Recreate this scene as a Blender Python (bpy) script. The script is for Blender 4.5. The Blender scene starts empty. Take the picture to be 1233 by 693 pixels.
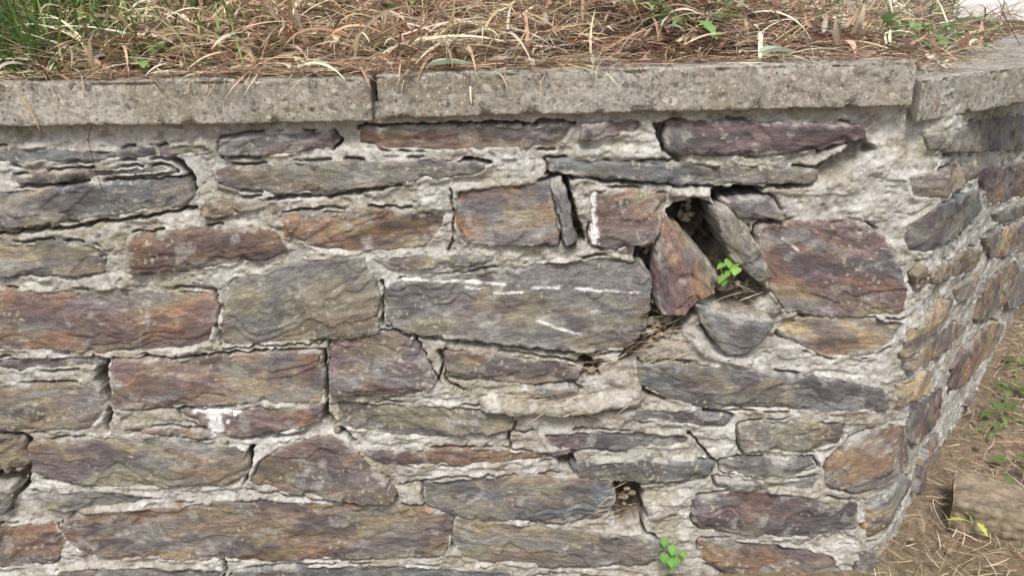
import bpy, math, random, bmesh
import numpy as np
from mathutils import Vector, Matrix
from mathutils.geometry import delaunay_2d_cdt
random.seed(7); rng=np.random.default_rng(7)
scene=bpy.context.scene
R=math.radians
# ---------------------------------------------------------------- camera
FPX=967.0; D=1.5; ZC=1.25; PITCH=R(20); ROLL=R(1.2)
O=np.array([0,-D,ZC])
fw=np.array([0,math.cos(PITCH),-math.sin(PITCH)])
r0=np.array([1.0,0,0]); u0=np.array([0,math.sin(PITCH),math.cos(PITCH)])
rr=math.cos(ROLL)*r0-math.sin(ROLL)*u0; uu=math.sin(ROLL)*r0+math.cos(ROLL)*u0
cam_d=bpy.data.cameras.new("camera"); cam=bpy.data.objects.new("camera",cam_d); scene.collection.objects.link(cam)
cam_d.sensor_width=36; cam_d.lens=FPX/1233*36; cam_d.clip_start=0.02; cam_d.clip_end=500
M=Matrix(((rr[0],uu[0],-fw[0],O[0]),(rr[1],uu[1],-fw[1],O[1]),(rr[2],uu[2],-fw[2],O[2]),(0,0,0,1)))
cam.matrix_world=M; scene.camera=cam
def ray(px,py):
    return rr*(px-616.5)/FPX+uu*(346.5-py)/FPX+fw
def on_y(px,py,y=0.0):
    d=ray(px,py); t=(y-O[1])/d[1]; return O+d*t
def on_z(px,py,z=0.0):
    d=ray(px,py); t=(z-O[2])/d[2]; return O+d*t
# ---------------------------------------------------------------- wall plan curve
XC=on_y(1072,400)[0]; RC=0.11; A=R(51); SA=RC*A
def plan(s):
    s=np.asarray(s,float); th=np.clip((s-XC)/RC,0,A)
    e=np.maximum(s-XC-SA,0)
    x=np.where(s<XC,s,XC+RC*np.sin(th)+e*math.cos(A))
    y=np.where(s<XC,0,RC-RC*np.cos(th)+e*math.sin(A))
    return x,y,np.sin(th),-np.cos(th)
def S(s,z,n):
    x,y,nx,ny=plan(s)
    return np.stack([x+nx*n,y+ny*n,np.asarray(z,float)+0*x],-1)
_ss=np.arange(XC,XC+3.6,0.001); _px,_py,_,_=plan(_ss)
def wall_sz(px,py):
    p=on_y(px,py)
    if p[0]<=XC: return (p[0],p[2])
    d=ray(px,py)
    f=d[0]*(_py-O[1])-d[1]*(_px-O[0])
    i=int(np.argmin(np.abs(f)))
    t=(_py[i]-O[1])/d[1]
    return (_ss[i],O[2]+d[2]*t)
# ---------------------------------------------------------------- noise
def _h(ix,iy,seed):
    with np.errstate(over='ignore'):
        h=(ix.astype(np.int64)*374761393+iy.astype(np.int64)*668265263+seed*1442695041)&0xffffffff
        h=((h^(h>>13))*1274126177)&0xffffffff
        h=(h^(h>>16))&0xffffff
    return h/float(0xffffff)
def vn(x,y,seed=0):
    x=np.asarray(x,float); y=np.asarray(y,float)
    ix=np.floor(x); iy=np.floor(y); fx=x-ix; fy=y-iy
    fx=fx*fx*(3-2*fx); fy=fy*fy*(3-2*fy)
    a=_h(ix,iy,seed);b=_h(ix+1,iy,seed);c=_h(ix,iy+1,seed);d=_h(ix+1,iy+1,seed)
    return (a+(b-a)*fx)*(1-fy)+(c+(d-c)*fx)*fy
def fbm(x,y,o=4,seed=0):
    r=0;a=0.5;t=0
    for i in range(o):
        r=r+a*vn(x,y,seed+i*17); t+=a; a*=0.55; x=np.asarray(x)*2.03+3.1; y=np.asarray(y)*2.03+1.7
    return r/t
def sm(a,b,x):
    t=np.clip((x-a)/(b-a),0,1); return t*t*(3-2*t)
def lerp(a,b,t):
    return a+(np.asarray(b)-a)*t[:,None]
# ---------------------------------------------------------------- mesh helper
def mkobj(name,verts,faces,mat,parent=None,smooth=True,attrs=None):
    me=bpy.data.meshes.new(name)
    verts=np.asarray(verts,np.float32)
    if isinstance(faces,np.ndarray):
        k=faces.shape[1]; nf=len(faces)
        me.vertices.add(len(verts)); me.vertices.foreach_set("co",verts.ravel())
        me.loops.add(nf*k); me.loops.foreach_set("vertex_index",faces.ravel().astype(np.int32))
        me.polygons.add(nf); me.polygons.foreach_set("loop_start",np.arange(0,nf*k,k,dtype=np.int32))
        me.update(calc_edges=True)
    else:
        me.from_pydata(verts.tolist(),[],faces)
    if smooth: me.polygons.foreach_set("use_smooth",np.ones(len(me.polygons),bool))
    if attrs:
        for k,(t,v) in attrs.items():
            at=me.attributes.new(k,t,'POINT')
            v=np.asarray(v,np.float32)
            if t=='FLOAT_COLOR': at.data.foreach_set("color",v.ravel())
            elif t=='FLOAT_VECTOR': at.data.foreach_set("vector",v.ravel())
            else: at.data.foreach_set("value",v.ravel())
    if mat: me.materials.append(mat)
    ob=bpy.data.objects.new(name,me); scene.collection.objects.link(ob)
    if parent: ob.parent=parent
    return ob
def empty(name,loc=(0,0,0)):
    e=bpy.data.objects.new(name,None); e.empty_display_size=0.1; scene.collection.objects.link(e); return e
def gridfaces(nr,nc):
    i=np.arange(nr-1)[:,None]*nc+np.arange(nc-1)[None,:]
    i=i.ravel()
    return np.stack([i,i+1,i+nc+1,i+nc],-1)
def rgba(c): return np.concatenate([c,np.ones((len(c),1))],1)
# ---------------------------------------------------------------- material helper
class NT:
    def __init__(s,name):
        s.m=bpy.data.materials.new(name); s.m.use_nodes=True; s.t=s.m.node_tree; s.n=s.t.nodes; s.l=s.t.links
        s.b=s.n["Principled BSDF"]; s.b.inputs["Specular IOR Level"].default_value=0.25
    def node(s,t,**k):
        n=s.n.new(t)
        for a,v in k.items(): setattr(n,a,v)
        return n
    def link(s,a,b): s.l.new(a,b)
    def attr(s,name,out="Vector"):
        n=s.node("ShaderNodeAttribute"); n.attribute_name=name; return n.outputs[out]
    def coord(s): return s.node("ShaderNodeTexCoord").outputs["Object"]
    def mapv(s,v,scale=(1,1,1),loc=(0,0,0)):
        n=s.node("ShaderNodeMapping"); s.link(v,n.inputs[0]); n.inputs["Scale"].default_value=scale; n.inputs["Location"].default_value=loc; return n.outputs[0]
    def noise(s,v,scale,detail=3,rough=0.55,dist=0):
        n=s.node("ShaderNodeTexNoise"); s.link(v,n.inputs["Vector"]); n.inputs["Scale"].default_value=scale; n.inputs["Detail"].default_value=detail; n.inputs["Roughness"].default_value=rough; n.inputs["Distortion"].default_value=dist; return n.outputs[0]
    def rng(s,v,a,b,c=0,d=1,smooth=False):
        n=s.node("ShaderNodeMapRange"); s.link(v,n.inputs[0])
        for i,x in zip((1,2,3,4),(a,b,c,d)): n.inputs[i].default_value=x
        if smooth: n.interpolation_type='SMOOTHSTEP'
        return n.outputs[0]
    def math(s,op,a,b=0.0):
        n=s.node("ShaderNodeMath",operation=op)
        for i,x in enumerate((a,b)):
            if isinstance(x,(int,float)): n.inputs[i].default_value=x
            else: s.link(x,n.inputs[i])
        return n.outputs[0]
    def mix(s,f,a,b,mode='MIX'):
        n=s.node("ShaderNodeMix"); n.data_type='RGBA'; n.blend_type=mode; n.clamp_factor=True
        for i,x in ((0,f),(6,a),(7,b)):
            if isinstance(x,(int,float)): n.inputs[i].default_value=x
            elif isinstance(x,tuple): n.inputs[i].default_value=(*x[:3],1)
            else: s.link(x,n.inputs[i])
        return n.outputs[2]
    def val(s,c,f):
        n=s.node("ShaderNodeVectorMath",operation='SCALE'); s.link(c,n.inputs[0]); s.link(f,n.inputs["Scale"]); return n.outputs[0]
    def bump(s,h,strength,dist,prev=None):
        n=s.node("ShaderNodeBump"); s.link(h,n.inputs["Height"]); n.inputs["Strength"].default_value=strength; n.inputs["Distance"].default_value=dist
        if prev: s.link(prev,n.inputs["Normal"])
        return n.outputs[0]
    def fin(s,col,rough=0.85,normal=None):
        s.link(col,s.b.inputs["Base Color"])
        if isinstance(rough,(int,float)): s.b.inputs["Roughness"].default_value=rough
        else: s.link(rough,s.b.inputs["Roughness"])
        if normal: s.link(normal,s.b.inputs["Normal"])
        return s.m
def mat_stone():
    m=NT("slate_stone"); g=m.attr("grain"); c1=m.attr("tint","Color")
    st=m.noise(m.mapv(g,(1,3.2,1)),52,5,0.74,0.5)
    fine=m.noise(g,360,2,0.7)
    col=m.val(c1,m.rng(st,0.25,0.75,0.52,1.48))
    col=m.val(col,m.rng(fine,0.3,0.7,0.72,1.30))
    h=m.math('ADD',m.math('MULTIPLY',st,1.0),m.math('MULTIPLY',fine,0.25))
    b=m.bump(h,0.8,0.0045)
    m.b.inputs["Specular IOR Level"].default_value=0.4
    return m.fin(col,m.rng(st,0.3,0.7,0.5,0.8),b)
def mat_mortar():
    m=NT("lime_mortar"); c=m.coord(); t=m.attr("tint","Color")
    n2=m.noise(c,95,5,0.75); n3=m.noise(c,480,2,0.7)
    col=m.val(t,m.rng(n2,0.28,0.72,0.76,1.22)); col=m.val(col,m.rng(n3,0.3,0.7,0.74,1.26))
    b=m.bump(m.math('ADD',n2,m.math('MULTIPLY',n3,0.4)),0.7,0.004)
    return m.fin(col,0.95,b)
def mat_coping():
    m=NT("aggregate_concrete"); c=m.coord(); t=m.attr("tint","Color")
    n2=m.noise(c,170,4,0.75)
    def vor(sc,loc):
        v=m.node("ShaderNodeTexVoronoi"); v.inputs["Scale"].default_value=sc
        wv=m.node("ShaderNodeVectorMath",operation='ADD'); m.link(m.mapv(c,(1,1,1),loc),wv.inputs[0])
        nn=m.node("ShaderNodeTexNoise"); nn.inputs["Scale"].default_value=sc*1.3; nn.inputs["Detail"].default_value=1; m.link(c,nn.inputs["Vector"])
        s2=m.node("ShaderNodeVectorMath",operation='SCALE'); m.link(nn.outputs["Color"],s2.inputs[0]); s2.inputs["Scale"].default_value=0.6/sc; m.link(s2.outputs[0],wv.inputs[1])
        m.link(wv.outputs[0],v.inputs["Vector"]); return v
    col=m.val(t,m.rng(n2,0.28,0.72,0.55,1.4))
    hs=None
    for sc,loc,lo,hi,am in ((66,(0,0,0),0.36,0.42,0.9),(150,(3,1,2),0.34,0.40,0.95)):
        v=vor(sc,loc); sep=m.node("ShaderNodeSeparateColor"); m.link(v.outputs["Color"],sep.inputs[0])
        peb=m.mix(sep.outputs[0],(0.13,0.115,0.10),(0.56,0.52,0.46))
        peb=m.mix(m.rng(sep.outputs[1],0.75,0.85,0,0.6),peb,(0.34,0.23,0.15))
        mask=m.math('MULTIPLY',m.rng(v.outputs["Distance"],lo,hi,1,0),m.rng(sep.outputs[2],0.42,0.52,0,am))
        col=m.mix(mask,col,peb)
        hs=mask if hs is None else m.math('ADD',hs,m.math('MULTIPLY',mask,.5))
    b=m.bump(m.math('ADD',m.math('MULTIPLY',hs,.5),n2),0.65,0.0025)
    return m.fin(col,0.95,b)
def mat_soil(name,a,bb,cc,green=0.0):
    m=NT(name); c=m.coord()
    n1=m.noise(c,4,3,0.7); n2=m.noise(c,60,4,0.75)
    col=m.mix(m.rng(n1,0.35,0.65),a,bb); col=m.mix(m.rng(n2,0.45,0.65,0,0.8),col,cc)
    if green: col=m.mix(m.rng(m.noise(m.mapv(c,(1,1,1),(3,1,1)),2.2,3,0.6),0.45,0.62,0,green),col,(0.09,0.11,0.035))
    b=m.bump(n2,0.9,0.012)
    return m.fin(col,0.97,b)
def mat_plant(name,trans=0.25,rough=0.6):
    m=NT(name); t=m.attr("tint","Color")
    m.fin(t,rough)
    tr=m.node("ShaderNodeBsdfTranslucent"); m.link(t,tr.inputs[0])
    mx=m.node("ShaderNodeMixShader"); mx.inputs[0].default_value=trans
    out=m.n["Material Output"]; m.link(m.b.outputs[0],mx.inputs[1]); m.link(tr.outputs[0],mx.inputs[2]); m.link(mx.outputs[0],out.inputs[0])
    return m.m
MS=mat_stone(); MM=mat_mortar(); MC=mat_coping()
MSOIL=mat_soil("garden_soil",(0.14,0.095,0.065),(0.23,0.165,0.11),(0.07,0.05,0.035),0.3)
MGR=mat_soil("ground_soil",(0.24,0.185,0.125),(0.32,0.25,0.175),(0.13,0.10,0.07),0.3)
MST=mat_plant("dry_straw",0.2,0.6); MGN=mat_plant("green_leaf",0.3,0.5)
# ---------------------------------------------------------------- stones
COL=dict(G=(0.205,0.20,0.18),U=(0.165,0.178,0.182),O=(0.235,0.22,0.16),R=(0.25,0.17,0.12),P=(0.175,0.128,0.128),C=(0.36,0.275,0.17),B=(0.23,0.185,0.14),D=(0.12,0.105,0.108),W=(0.34,0.31,0.26))
ST=[
("UG",1,[(0,180),(60,177),(130,181),(250,172),(258,186),(150,192),(0,200)]),
("DP",1,[(266,166),(330,160),(400,158),(411,168),(400,178),(330,187),(263,188)]),
("BR",.6,[(18,211),(100,204),(205,200),(215,208),(100,217),(20,221)]),
("UG",1.4,[(0,237),(60,224),(150,219),(228,215),(235,235),(225,247),(120,262),(40,273),(0,278)]),
("BW",.5,[(247,238),(318,238),(320,252),(260,262),(245,258)]),
("BG",1.2,[(260,203),(350,195),(440,193),(520,190),(565,194),(588,196),(580,208),(520,215),(440,226),(390,234),(330,235),(300,228),(263,222)]),
("OR",.9,[(430,155),(520,152),(600,151),(690,151),(682,166),(672,179),(560,182),(470,180),(430,175)]),
("PD",.9,[(700,148),(770,141),(775,158),(720,168),(696,167)]),
("DP",1.6,[(804,144),(900,145),(1036,149),(1043,168),(960,183),(880,189),(808,185),(798,165)]),
("UG",1.6,[(656,190),(720,193),(820,195),(920,197),(987,206),(977,219),(900,223),(820,222),(720,215),(661,207)]),
("GO",.7,[(0,299),(60,290),(118,294),(132,310),(128,330),(60,334),(0,335)]),
("RB",1,[(155,283),(220,276),(300,270),(335,280),(349,302),(330,311),(250,318),(200,327),(158,327)]),
("RO",1,[(335,258),(400,251),(470,251),(537,254),(535,275),(511,298),(440,303),(390,302),(343,285)]),
("RU",1.3,[(548,228),(610,222),(662,217),(670,250),(674,293),(620,296),(562,293),(546,270)]),
("DD",2.2,[(662,216),(676,213),(686,250),(693,289),(680,293),(671,250)]),
("RO",1.5,[(711,228),(760,227),(803,236),(799,262),(786,292),(735,299),(709,293)]),
("RP",3.6,[(794,258),(813,270),(840,300),(863,331),(858,349),(836,357),(822,376),(792,371),(784,330)]),
("BO",3.2,[(853,247),(874,244),(902,280),(929,328),(911,338),(882,314),(862,280)]),
("GD",.6,[(866,240),(930,236),(942,262),(888,264)]),
("PP",1.5,[(911,270),(980,264),(1041,267),(1070,290),(1087,330),(1090,380),(1000,381),(943,375),(924,345),(911,300)]),
("GO",1.3,[(276,336),(350,318),(438,305),(447,330),(459,345),(456,401),(380,409),(330,413),(268,416),(266,390)]),
("RB",1.2,[(0,349),(80,349),(170,347),(256,349),(263,370),(252,417),(180,425),(90,425),(0,415)]),
("OG",1.6,[(463,347),(480,335),(560,329),(640,317),(720,309),(771,313),(786,336),(780,391),(760,417),(700,422),(630,416),(560,407),(490,400),(464,387)]),
("UG",.5,[(445,310),(500,308),(560,306),(600,309),(560,319),(470,325)]),
("DP",1.6,[(400,409),(440,397),(480,399),(506,415),(527,460),(516,471),(460,476),(398,472),(395,440)]),
("BP",1.2,[(136,432),(220,432),(300,424),(386,419),(392,460),(389,483),(300,485),(220,489),(138,492),(133,460)]),
("PP",1.1,[(214,492),(300,489),(389,487),(387,504),(340,521),(290,525),(245,513),(220,503)]),
("UB",.7,[(0,431),(60,428),(128,427),(125,441),(70,445),(0,447)]),
("OG",1.1,[(0,466),(70,461),(116,462),(132,490),(115,513),(60,518),(0,520)]),
("RW",.9,[(536,421),(600,423),(660,431),(703,438),(697,457),(640,461),(560,461),(536,457)]),
("GO",.8,[(402,481),(480,485),(560,489),(624,491),(617,517),(550,521),(470,523),(412,515)]),
("UO",1.2,[(768,440),(800,434),(900,443),(1000,454),(1069,469),(1068,493),(960,495),(850,491),(800,478),(768,463)]),
("OG",.8,[(888,510),(950,503),(1015,505),(1012,531),(980,543),(892,543)]),
("UG",.7,[(765,490),(830,493),(882,500),(870,513),(800,508),(758,504)]),
("DR",.9,[(434,541),(520,539),(600,540),(694,543),(660,553),(560,561),(460,557)]),
("BD",.8,[(652,520),(740,517),(831,524),(829,537),(750,541),(661,539)]),
("UG",.9,[(686,558),(780,552),(864,555),(852,573),(760,579),(698,573)]),
("OG",.5,[(868,553),(978,551),(985,562),(920,571),(870,569)]),
("RO",1.3,[(308,553),(350,530),(400,521),(422,535),(447,560),(479,590),(472,604),(400,598),(340,592),(302,580)]),
("BO",1.1,[(33,533),(120,524),(220,525),(298,539),(299,568),(285,583),(190,586),(90,583),(36,571)]),
("UB",1.3,[(508,580),(580,573),(650,571),(732,572),(742,600),(722,628),(640,629),(560,622),(511,606)]),
("GB",.5,[(40,592),(130,590),(202,600),(150,611),(60,612)]),
("BR",1.2,[(76,620),(160,611),(300,599),(400,605),(542,613),(547,640),(533,669),(420,672),(300,673),(200,671),(106,669),(78,645)]),
("OG",1.1,[(547,621),(600,629),(700,633),(799,649),(805,665),(772,681),(660,682),(558,672),(543,650)]),
("DP",1.3,[(832,597),(900,589),(960,593),(1033,604),(1031,633),(990,646),(900,641),(835,633)]),
("RC",1.1,[(838,647),(920,651),(1002,665),(1014,690),(960,703),(880,693),(843,673)]),
("CR",1.2,[(994,560),(1029,525),(1066,511),(1090,511),(1087,545),(1063,581),(1030,590),(992,584)]),
("CG",.9,[(941,380),(1010,381),(1088,385),(1083,405),(1054,430),(990,430),(936,402)]),
("RB",.9,[(0,641),(60,625),(80,650),(71,677),(0,690)]),
("DB",1.1,[(0,517),(28,526),(35,560),(0,574)]),
("DR",.9,[(0,580),(24,584),(12,614),(0,618)]),
("GB",.9,[(68,685),(180,681),(267,685),(267,722),(70,722)]),
("UG",.9,[(278,685),(400,680),(480,680),(620,685),(622,724),(280,722)]),
("GB",.9,[(640,694),(740,693),(790,695),(800,730),(640,730)]),
("UG",1.7,[(832,360),(880,374),(932,381),(916,404),(899,422),(869,422),(850,396)]),
("UB",.5,[(150,515),(210,513),(290,522),(380,515),(370,525),(300,532),(210,524),(150,523)]),
("GD",.6,[(860,575),(930,578),(985,574),(980,588),(900,586),(862,584)]),
("UG",.5,[(600,470),(690,462),(700,468),(620,478)]),
# around the corner
("GW",1.5,[(1110,158),(1180,142),(1233,138),(1233,179),(1150,185),(1115,180)]),
("GB",1.3,[(1090,211),(1148,196),(1162,204),(1141,234),(1096,237)]),
("GU",1.5,[(1088,271),(1130,242),(1174,227),(1178,250),(1161,277),(1110,306),(1090,302)]),
("BG",1.3,[(1178,205),(1233,189),(1233,233),(1188,247)]),
("CG",1.3,[(1182,283),(1233,261),(1233,299),(1190,313)]),
("CO",1.3,[(1112,326),(1165,298),(1178,300),(1169,323),(1119,344)]),
("BR",1.4,[(1179,344),(1223,311),(1229,335),(1189,385),(1171,387)]),
("OC",1.2,[(1087,396),(1130,360),(1143,358),(1127,387),(1096,427),(1084,430)]),
("RC",1.5,[(1143,440),(1193,385),(1206,389),(1196,422),(1158,464),(1142,471)]),
("CG",1.2,[(1105,424),(1150,383),(1162,393),(1134,429),(1106,447)]),
("CB",1.2,[(1076,462),(1109,439),(1105,467),(1078,491)]),
("PB",1.4,[(1092,492),(1132,463),(1129,500),(1102,535),(1090,531)]),
("GB",1.3,[(1205,346),(1233,307),(1233,351),(1211,375)]),
("PR",1.4,[(1158,484),(1191,454),(1188,482),(1162,519)]),
("CO",1.4,[(1105,566),(1149,515),(1158,521),(1142,561),(1105,601)]),
("GC",1.2,[(1040,611),(1084,569),(1097,579),(1078,621),(1040,651)]),
("BC",1.2,[(1032,661),(1079,639),(1087,660),(1054,701),(1032,701)]),
("OC",1.2,[(1096,622),(1131,591),(1124,622),(1092,661)]),
("GU",1.1,[(1150,200),(1174,196),(1176,216),(1152,226)]),
("BG",1.1,[(1150,345),(1176,325),(1172,345),(1150,368)]),
("GB",1.0,[(1096,330),(1108,315),(1110,345),(1098,352)]),
("OG",1.0,[(1196,255),(1233,240),(1233,256),(1198,270)]),
]
VEINS=[([(485,335),(560,338),(640,344),(720,348),(780,352)],2.0,0),([(640,380),(670,392),(700,400)],1.8,0),([(255,494),(262,502),(264,522)],15,1),([(235,494),(288,493)],6,1),([(286,494),(276,506)],5,1),
([(714,232),(712,262),(716,292)],9,1),([(268,372),(275,340)],2,0),([(940,285),(960,300)],1.5,0),([(560,345),(600,352),(630,350)],1.3,0)]
def chaikin(p,k=1):
    for _ in range(k):
        q=np.roll(p,-1,0); p=np.stack([p*0.92+q*0.08,p*0.08+q*0.92],1).reshape(-1,2)
    return p
def resample(p,step):
    out=[]
    for i in range(len(p)):
        a=p[i];b=p[(i+1)%len(p)];L=np.linalg.norm(b-a);n=max(1,int(round(L/step)))
        for k in range(n): out.append(a+(b-a)*k/n)
    return np.array(out)
def segdist(P,p,closed=True):
    q=np.roll(p,-1,0) if closed else p[1:]; a=p if closed else p[:-1]
    best=np.full(len(P),1e9)
    for i in range(len(a)):
        d=q[i]-a[i]; L=d@d+1e-12
        w=P-a[i]; t=np.clip((w@d)/L,0,1)
        e=w-t[:,None]*d; best=np.minimum(best,(e*e).sum(1))
    return np.sqrt(best)
def inside(P,p):
    x,y=P[:,0],P[:,1]; r=np.zeros(len(P),bool); n=len(p); j=n-1
    for i in range(n):
        xi,yi=p[i];xj,yj=p[j]
        c=((yi>y)!=(yj>y))&(x<(xj-xi)*(y-yi)/(yj-yi+1e-15)+xi)
        r^=c; j=i
    return r
stones=[]
for code,pr,poly in ST:
    pts=[]
    for (x,y) in poly:
        if x<=2: x-=70
        if x>=1232: x+=16
        pts.append(wall_sz(x,y))
    stones.append([np.array(pts),code,pr,True])
bbs=[(p[0][:,0].min(),p[0][:,0].max(),p[0][:,1].min(),p[0][:,1].max()) for p in stones]
codes=["UG","RB","OG","BR","GO","PR","CG","GB","DP","RC","OC"]
def fill(hr,Lr,s0,cond,cds):
    z=-0.02
    while z<1.02:
        h=random.uniform(*hr); s=s0+random.uniform(0,0.1)
        while s<3.3:
            L=random.uniform(*Lr)
            a,b,c,d=s+0.007,s+L-0.007,z+0.006,min(z+h-0.006,1.03)
            s+=L
            if d-c<0.016 or not cond(a,b,c,d): continue
            if any(a<B[1]+0.004 and b>B[0]-0.004 and c<B[3]+0.004 and d>B[2]-0.004 for B in bbs): continue
            j=lambda v:random.uniform(-v,v)
            n=4; k_=min(.006,(d-c)*.15); pts=[(a+(b-a)*k/n+j(.005),c+j(k_)) for k in range(n+1)]+[(b-(b-a)*k/n+j(.005),d+j(k_)) for k in range(n+1)]
            stones.append([np.array(pts),random.choice(cds),random.uniform(.8,1.4),a<1.9 and a>-1.3]); bbs.append((a,b,c,d))
        z+=h
fill((.05,.10),(.12,.36),-3.1,lambda a,b,c,d:(b<-1.05) or a>XC+.10 or d<.05,codes)
fill((.03,.055),(.05,.14),XC+.03,lambda a,b,c,d:a>XC+.03,codes+["CO","CG","RC"])
fill((.022,.035),(.04,.09),XC+.03,lambda a,b,c,d:a>XC+.03,codes+["CO","CG","RC"])
print("stones",len(stones))
V=[];F=[];T1=[];GR=[];base=0
outl=[]
veinsz=[(np.array([wall_sz(*q) for q in pl]),w*0.00165,so_) for pl,w,so_ in VEINS]
for si,(poly,code,pr,fine) in enumerate(stones):
    step=0.0029 if fine else 0.011
    side=poly[:,0].mean()>XC+.05
    if side and fine: step=.0038
    p=chaikin(poly,1); p=resample(p,step*1.2)
    area=0.5*np.sum(p[:,0]*np.roll(p[:,1],-1)-np.roll(p[:,0],-1)*p[:,1])
    tg=np.roll(p,-3,0)-np.roll(p,3,0); tg/=np.linalg.norm(tg,axis=1)[:,None]+1e-9
    nr=np.stack([tg[:,1],-tg[:,0]],-1)*(1 if area>0 else -1)
    cen=p.mean(0); seed=si*7+11
    ja=.5 if side else 1.0
    jag=(fbm(p[:,0]*38,p[:,1]*38,3,seed)-0.5)*0.010*ja+(vn(p[:,0]*130,p[:,1]*130,seed+2)-0.5)*0.0035*ja
    p=p+nr*(0.0022+jag)[:,None]
    outl.append(p)
    mn=p.min(0);mx=p.max(0)
    gx,gy=np.meshgrid(np.arange(mn[0],mx[0],step),np.arange(mn[1],mx[1],step))
    P=np.stack([gx.ravel(),gy.ravel()],-1); P=P+rng.uniform(-.3,.3,P.shape)*step
    P=P[inside(P,p)]
    if len(P)==0: continue
    d=segdist(P,p); k=d>step*0.5; P=P[k]
    vs=[Vector(q) for q in p]+[Vector(q) for q in P]
    n0=len(p)
    ov,oe,of,_,_,_=delaunay_2d_cdt(vs,[],[list(range(n0))],1,1e-6)
    Q=np.array([[v[0],v[1]] for v in ov])
    d=segdist(Q,p)
    c=poly-poly.mean(0); w_,ev=np.linalg.eigh(c.T@c); ax=ev[:,1]
    if ax[0]<0: ax=-ax
    if abs(ax[1])>0.8 and pr<2: ax=np.array([0.95,0.3])
    ax=ax/np.linalg.norm(ax); ay=np.array([-ax[1],ax[0]])
    hl=max(mx[0]-mn[0],0.05); tu=rng.uniform(-1,1)*0.008/hl; tv=rng.uniform(-1,.5)*0.10
    jx=rng.uniform(-50,50)
    vv0=(Q-cen)@ay; hv=max(vv0.max()-vv0.min(),.02)
    nfac=int(4+hl*22); fcs=[(rng.uniform(-.5,.5)*hl,rng.uniform(-.5,.5)*hv,rng.normal(0,.10),rng.normal(0,.16),rng.uniform(0,.004)) for _ in range(nfac)]
    def hgt(u,v,d):
        u0_=u; u=u+jx
        prot=0.0045+0.0085*pr
        warp=(fbm(u*10,v*10,3,seed+5)-.5)
        q=fbm(u*4.0+warp*.7,v*13+warp*1.4,2,seed+9)*5.5
        fl=np.floor(q); fq=q-fl; stp=(fl+sm(0.45,0.55,fq))
        led=(stp-2.6)*0.0032
        fac=np.full(len(u),1.0)
        for (fu,fv,su,sv,o_) in fcs:
            fac=np.minimum(fac,o_+(u0_-fu)*su+(v-fv)*sv+(warp)*.0015)
        fac=np.clip(fac+.004,-.010,.006)
        rim=0.003+0.020*sm(.48,.75,fbm(u*22,v*22,3,seed+51))
        chip=-(1-sm(rim*.88,rim,d))*0.0034-(1-sm(rim*.45,rim*.55,d))*0.0030
        fn=(fbm(u*50,v*130,3,seed+21)-0.5)*0.0028
        lump=(fbm(u*12,v*16,3,seed+31)-0.5)*0.004
        tilt=u0_*tu+v*tv
        e=np.clip(d/0.0030,0,1)**0.5
        return -0.010*(1-e)+e*(prot+np.clip(led,-.009,.007)+fn+lump+tilt+chip+fac), stp
    u=(Q-cen)@ax; v=(Q-cen)@ay
    n,stp=hgt(u,v,d)
    W=S(Q[:,0],Q[:,1],n)
    up=(p-cen)@ax; vp=(p-cen)@ay
    nfront,stf=hgt(up,vp,np.zeros(len(p)))
    Wf=S(p[:,0],p[:,1],nfront); pc=cen+(p-cen)*0.97
    Wb=S(pc[:,0],pc[:,1],np.full(len(p),-0.09))
    V+=[W,Wf,Wb]
    nq=len(Q)
    for f in of: F.append([base+i for i in f])
    m_=len(p)
    for i in range(m_):
        j=(i+1)%m_; F.append([base+nq+i,base+nq+m_+i,base+nq+m_+j,base+nq+j])
    # ---- stone colouring: mineral zones, rust, lichen, mortar haze
    a1=np.array(COL[code[0]])*rng.uniform(.90,1.18); a2=np.array(COL[code[1]])*rng.uniform(.88,1.15)
    U_=np.concatenate([u,up,up])+jx; V_=np.concatenate([v,vp,vp]); DD_=np.concatenate([d,np.zeros(2*m_)]); SP=np.concatenate([stp,stf,stf])
    wx=(fbm(U_*14,V_*14,3,seed+61)-.5)*.7; wy=(fbm(U_*14,V_*14,3,seed+62)-.5)*.7
    def N_(fu,fv,s,o=4): return fbm(U_*fu+wx*1.3,V_*fv+wy*1.3,o,seed+s)
    col=np.tile(a1,(len(U_),1)); col=lerp(col,a2,sm(.38,.64,N_(5,14,70)))
    sat=1.0 if code[0] in "RPCB" else 0.45
    col=lerp(col,(0.29,0.17,0.105),sm(.50,.72,N_(11,20,71))*0.6*sat)
    col=lerp(col,(0.30,0.265,0.165),sm(.50,.72,N_(9,18,72))*0.55)
    col=lerp(col,(0.22,0.225,0.22),sm(.48,.66,N_(7,24,73))*0.70)
    col=lerp(col,(0.135,0.10,0.115),sm(.50,.68,N_(9,16,79))*0.6*sat)
    col=lerp(col,(0.095,0.082,0.088),sm(.54,.72,N_(12,30,74))*0.72)
    lay=_h(np.floor(SP+.5),SP*0,seed+90); col=col*(0.80+0.40*lay)[:,None]
    col=col*(0.66+0.68*N_(45,130,75,3))[:,None]
    col=col*(1.0+0.14*(rng.random(len(col))-.5))[:,None]
    hz=N_(30,36,76,5)
    edge=1-sm(.002,.016,DD_)
    haze=np.maximum(sm(.62,.74,hz)*.5,edge*sm(.49,.62,hz)*.8)*(.4 if side else 1)
    col=lerp(col,(0.42,0.405,0.37),haze)
    if side: col=col*1.05
    col=lerp(col,(0.50,0.46,0.34),sm(.80,.86,vn(U_*170,V_*170,seed+77))*sm(.53,.62,N_(12,12,78,2))*.7)
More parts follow.
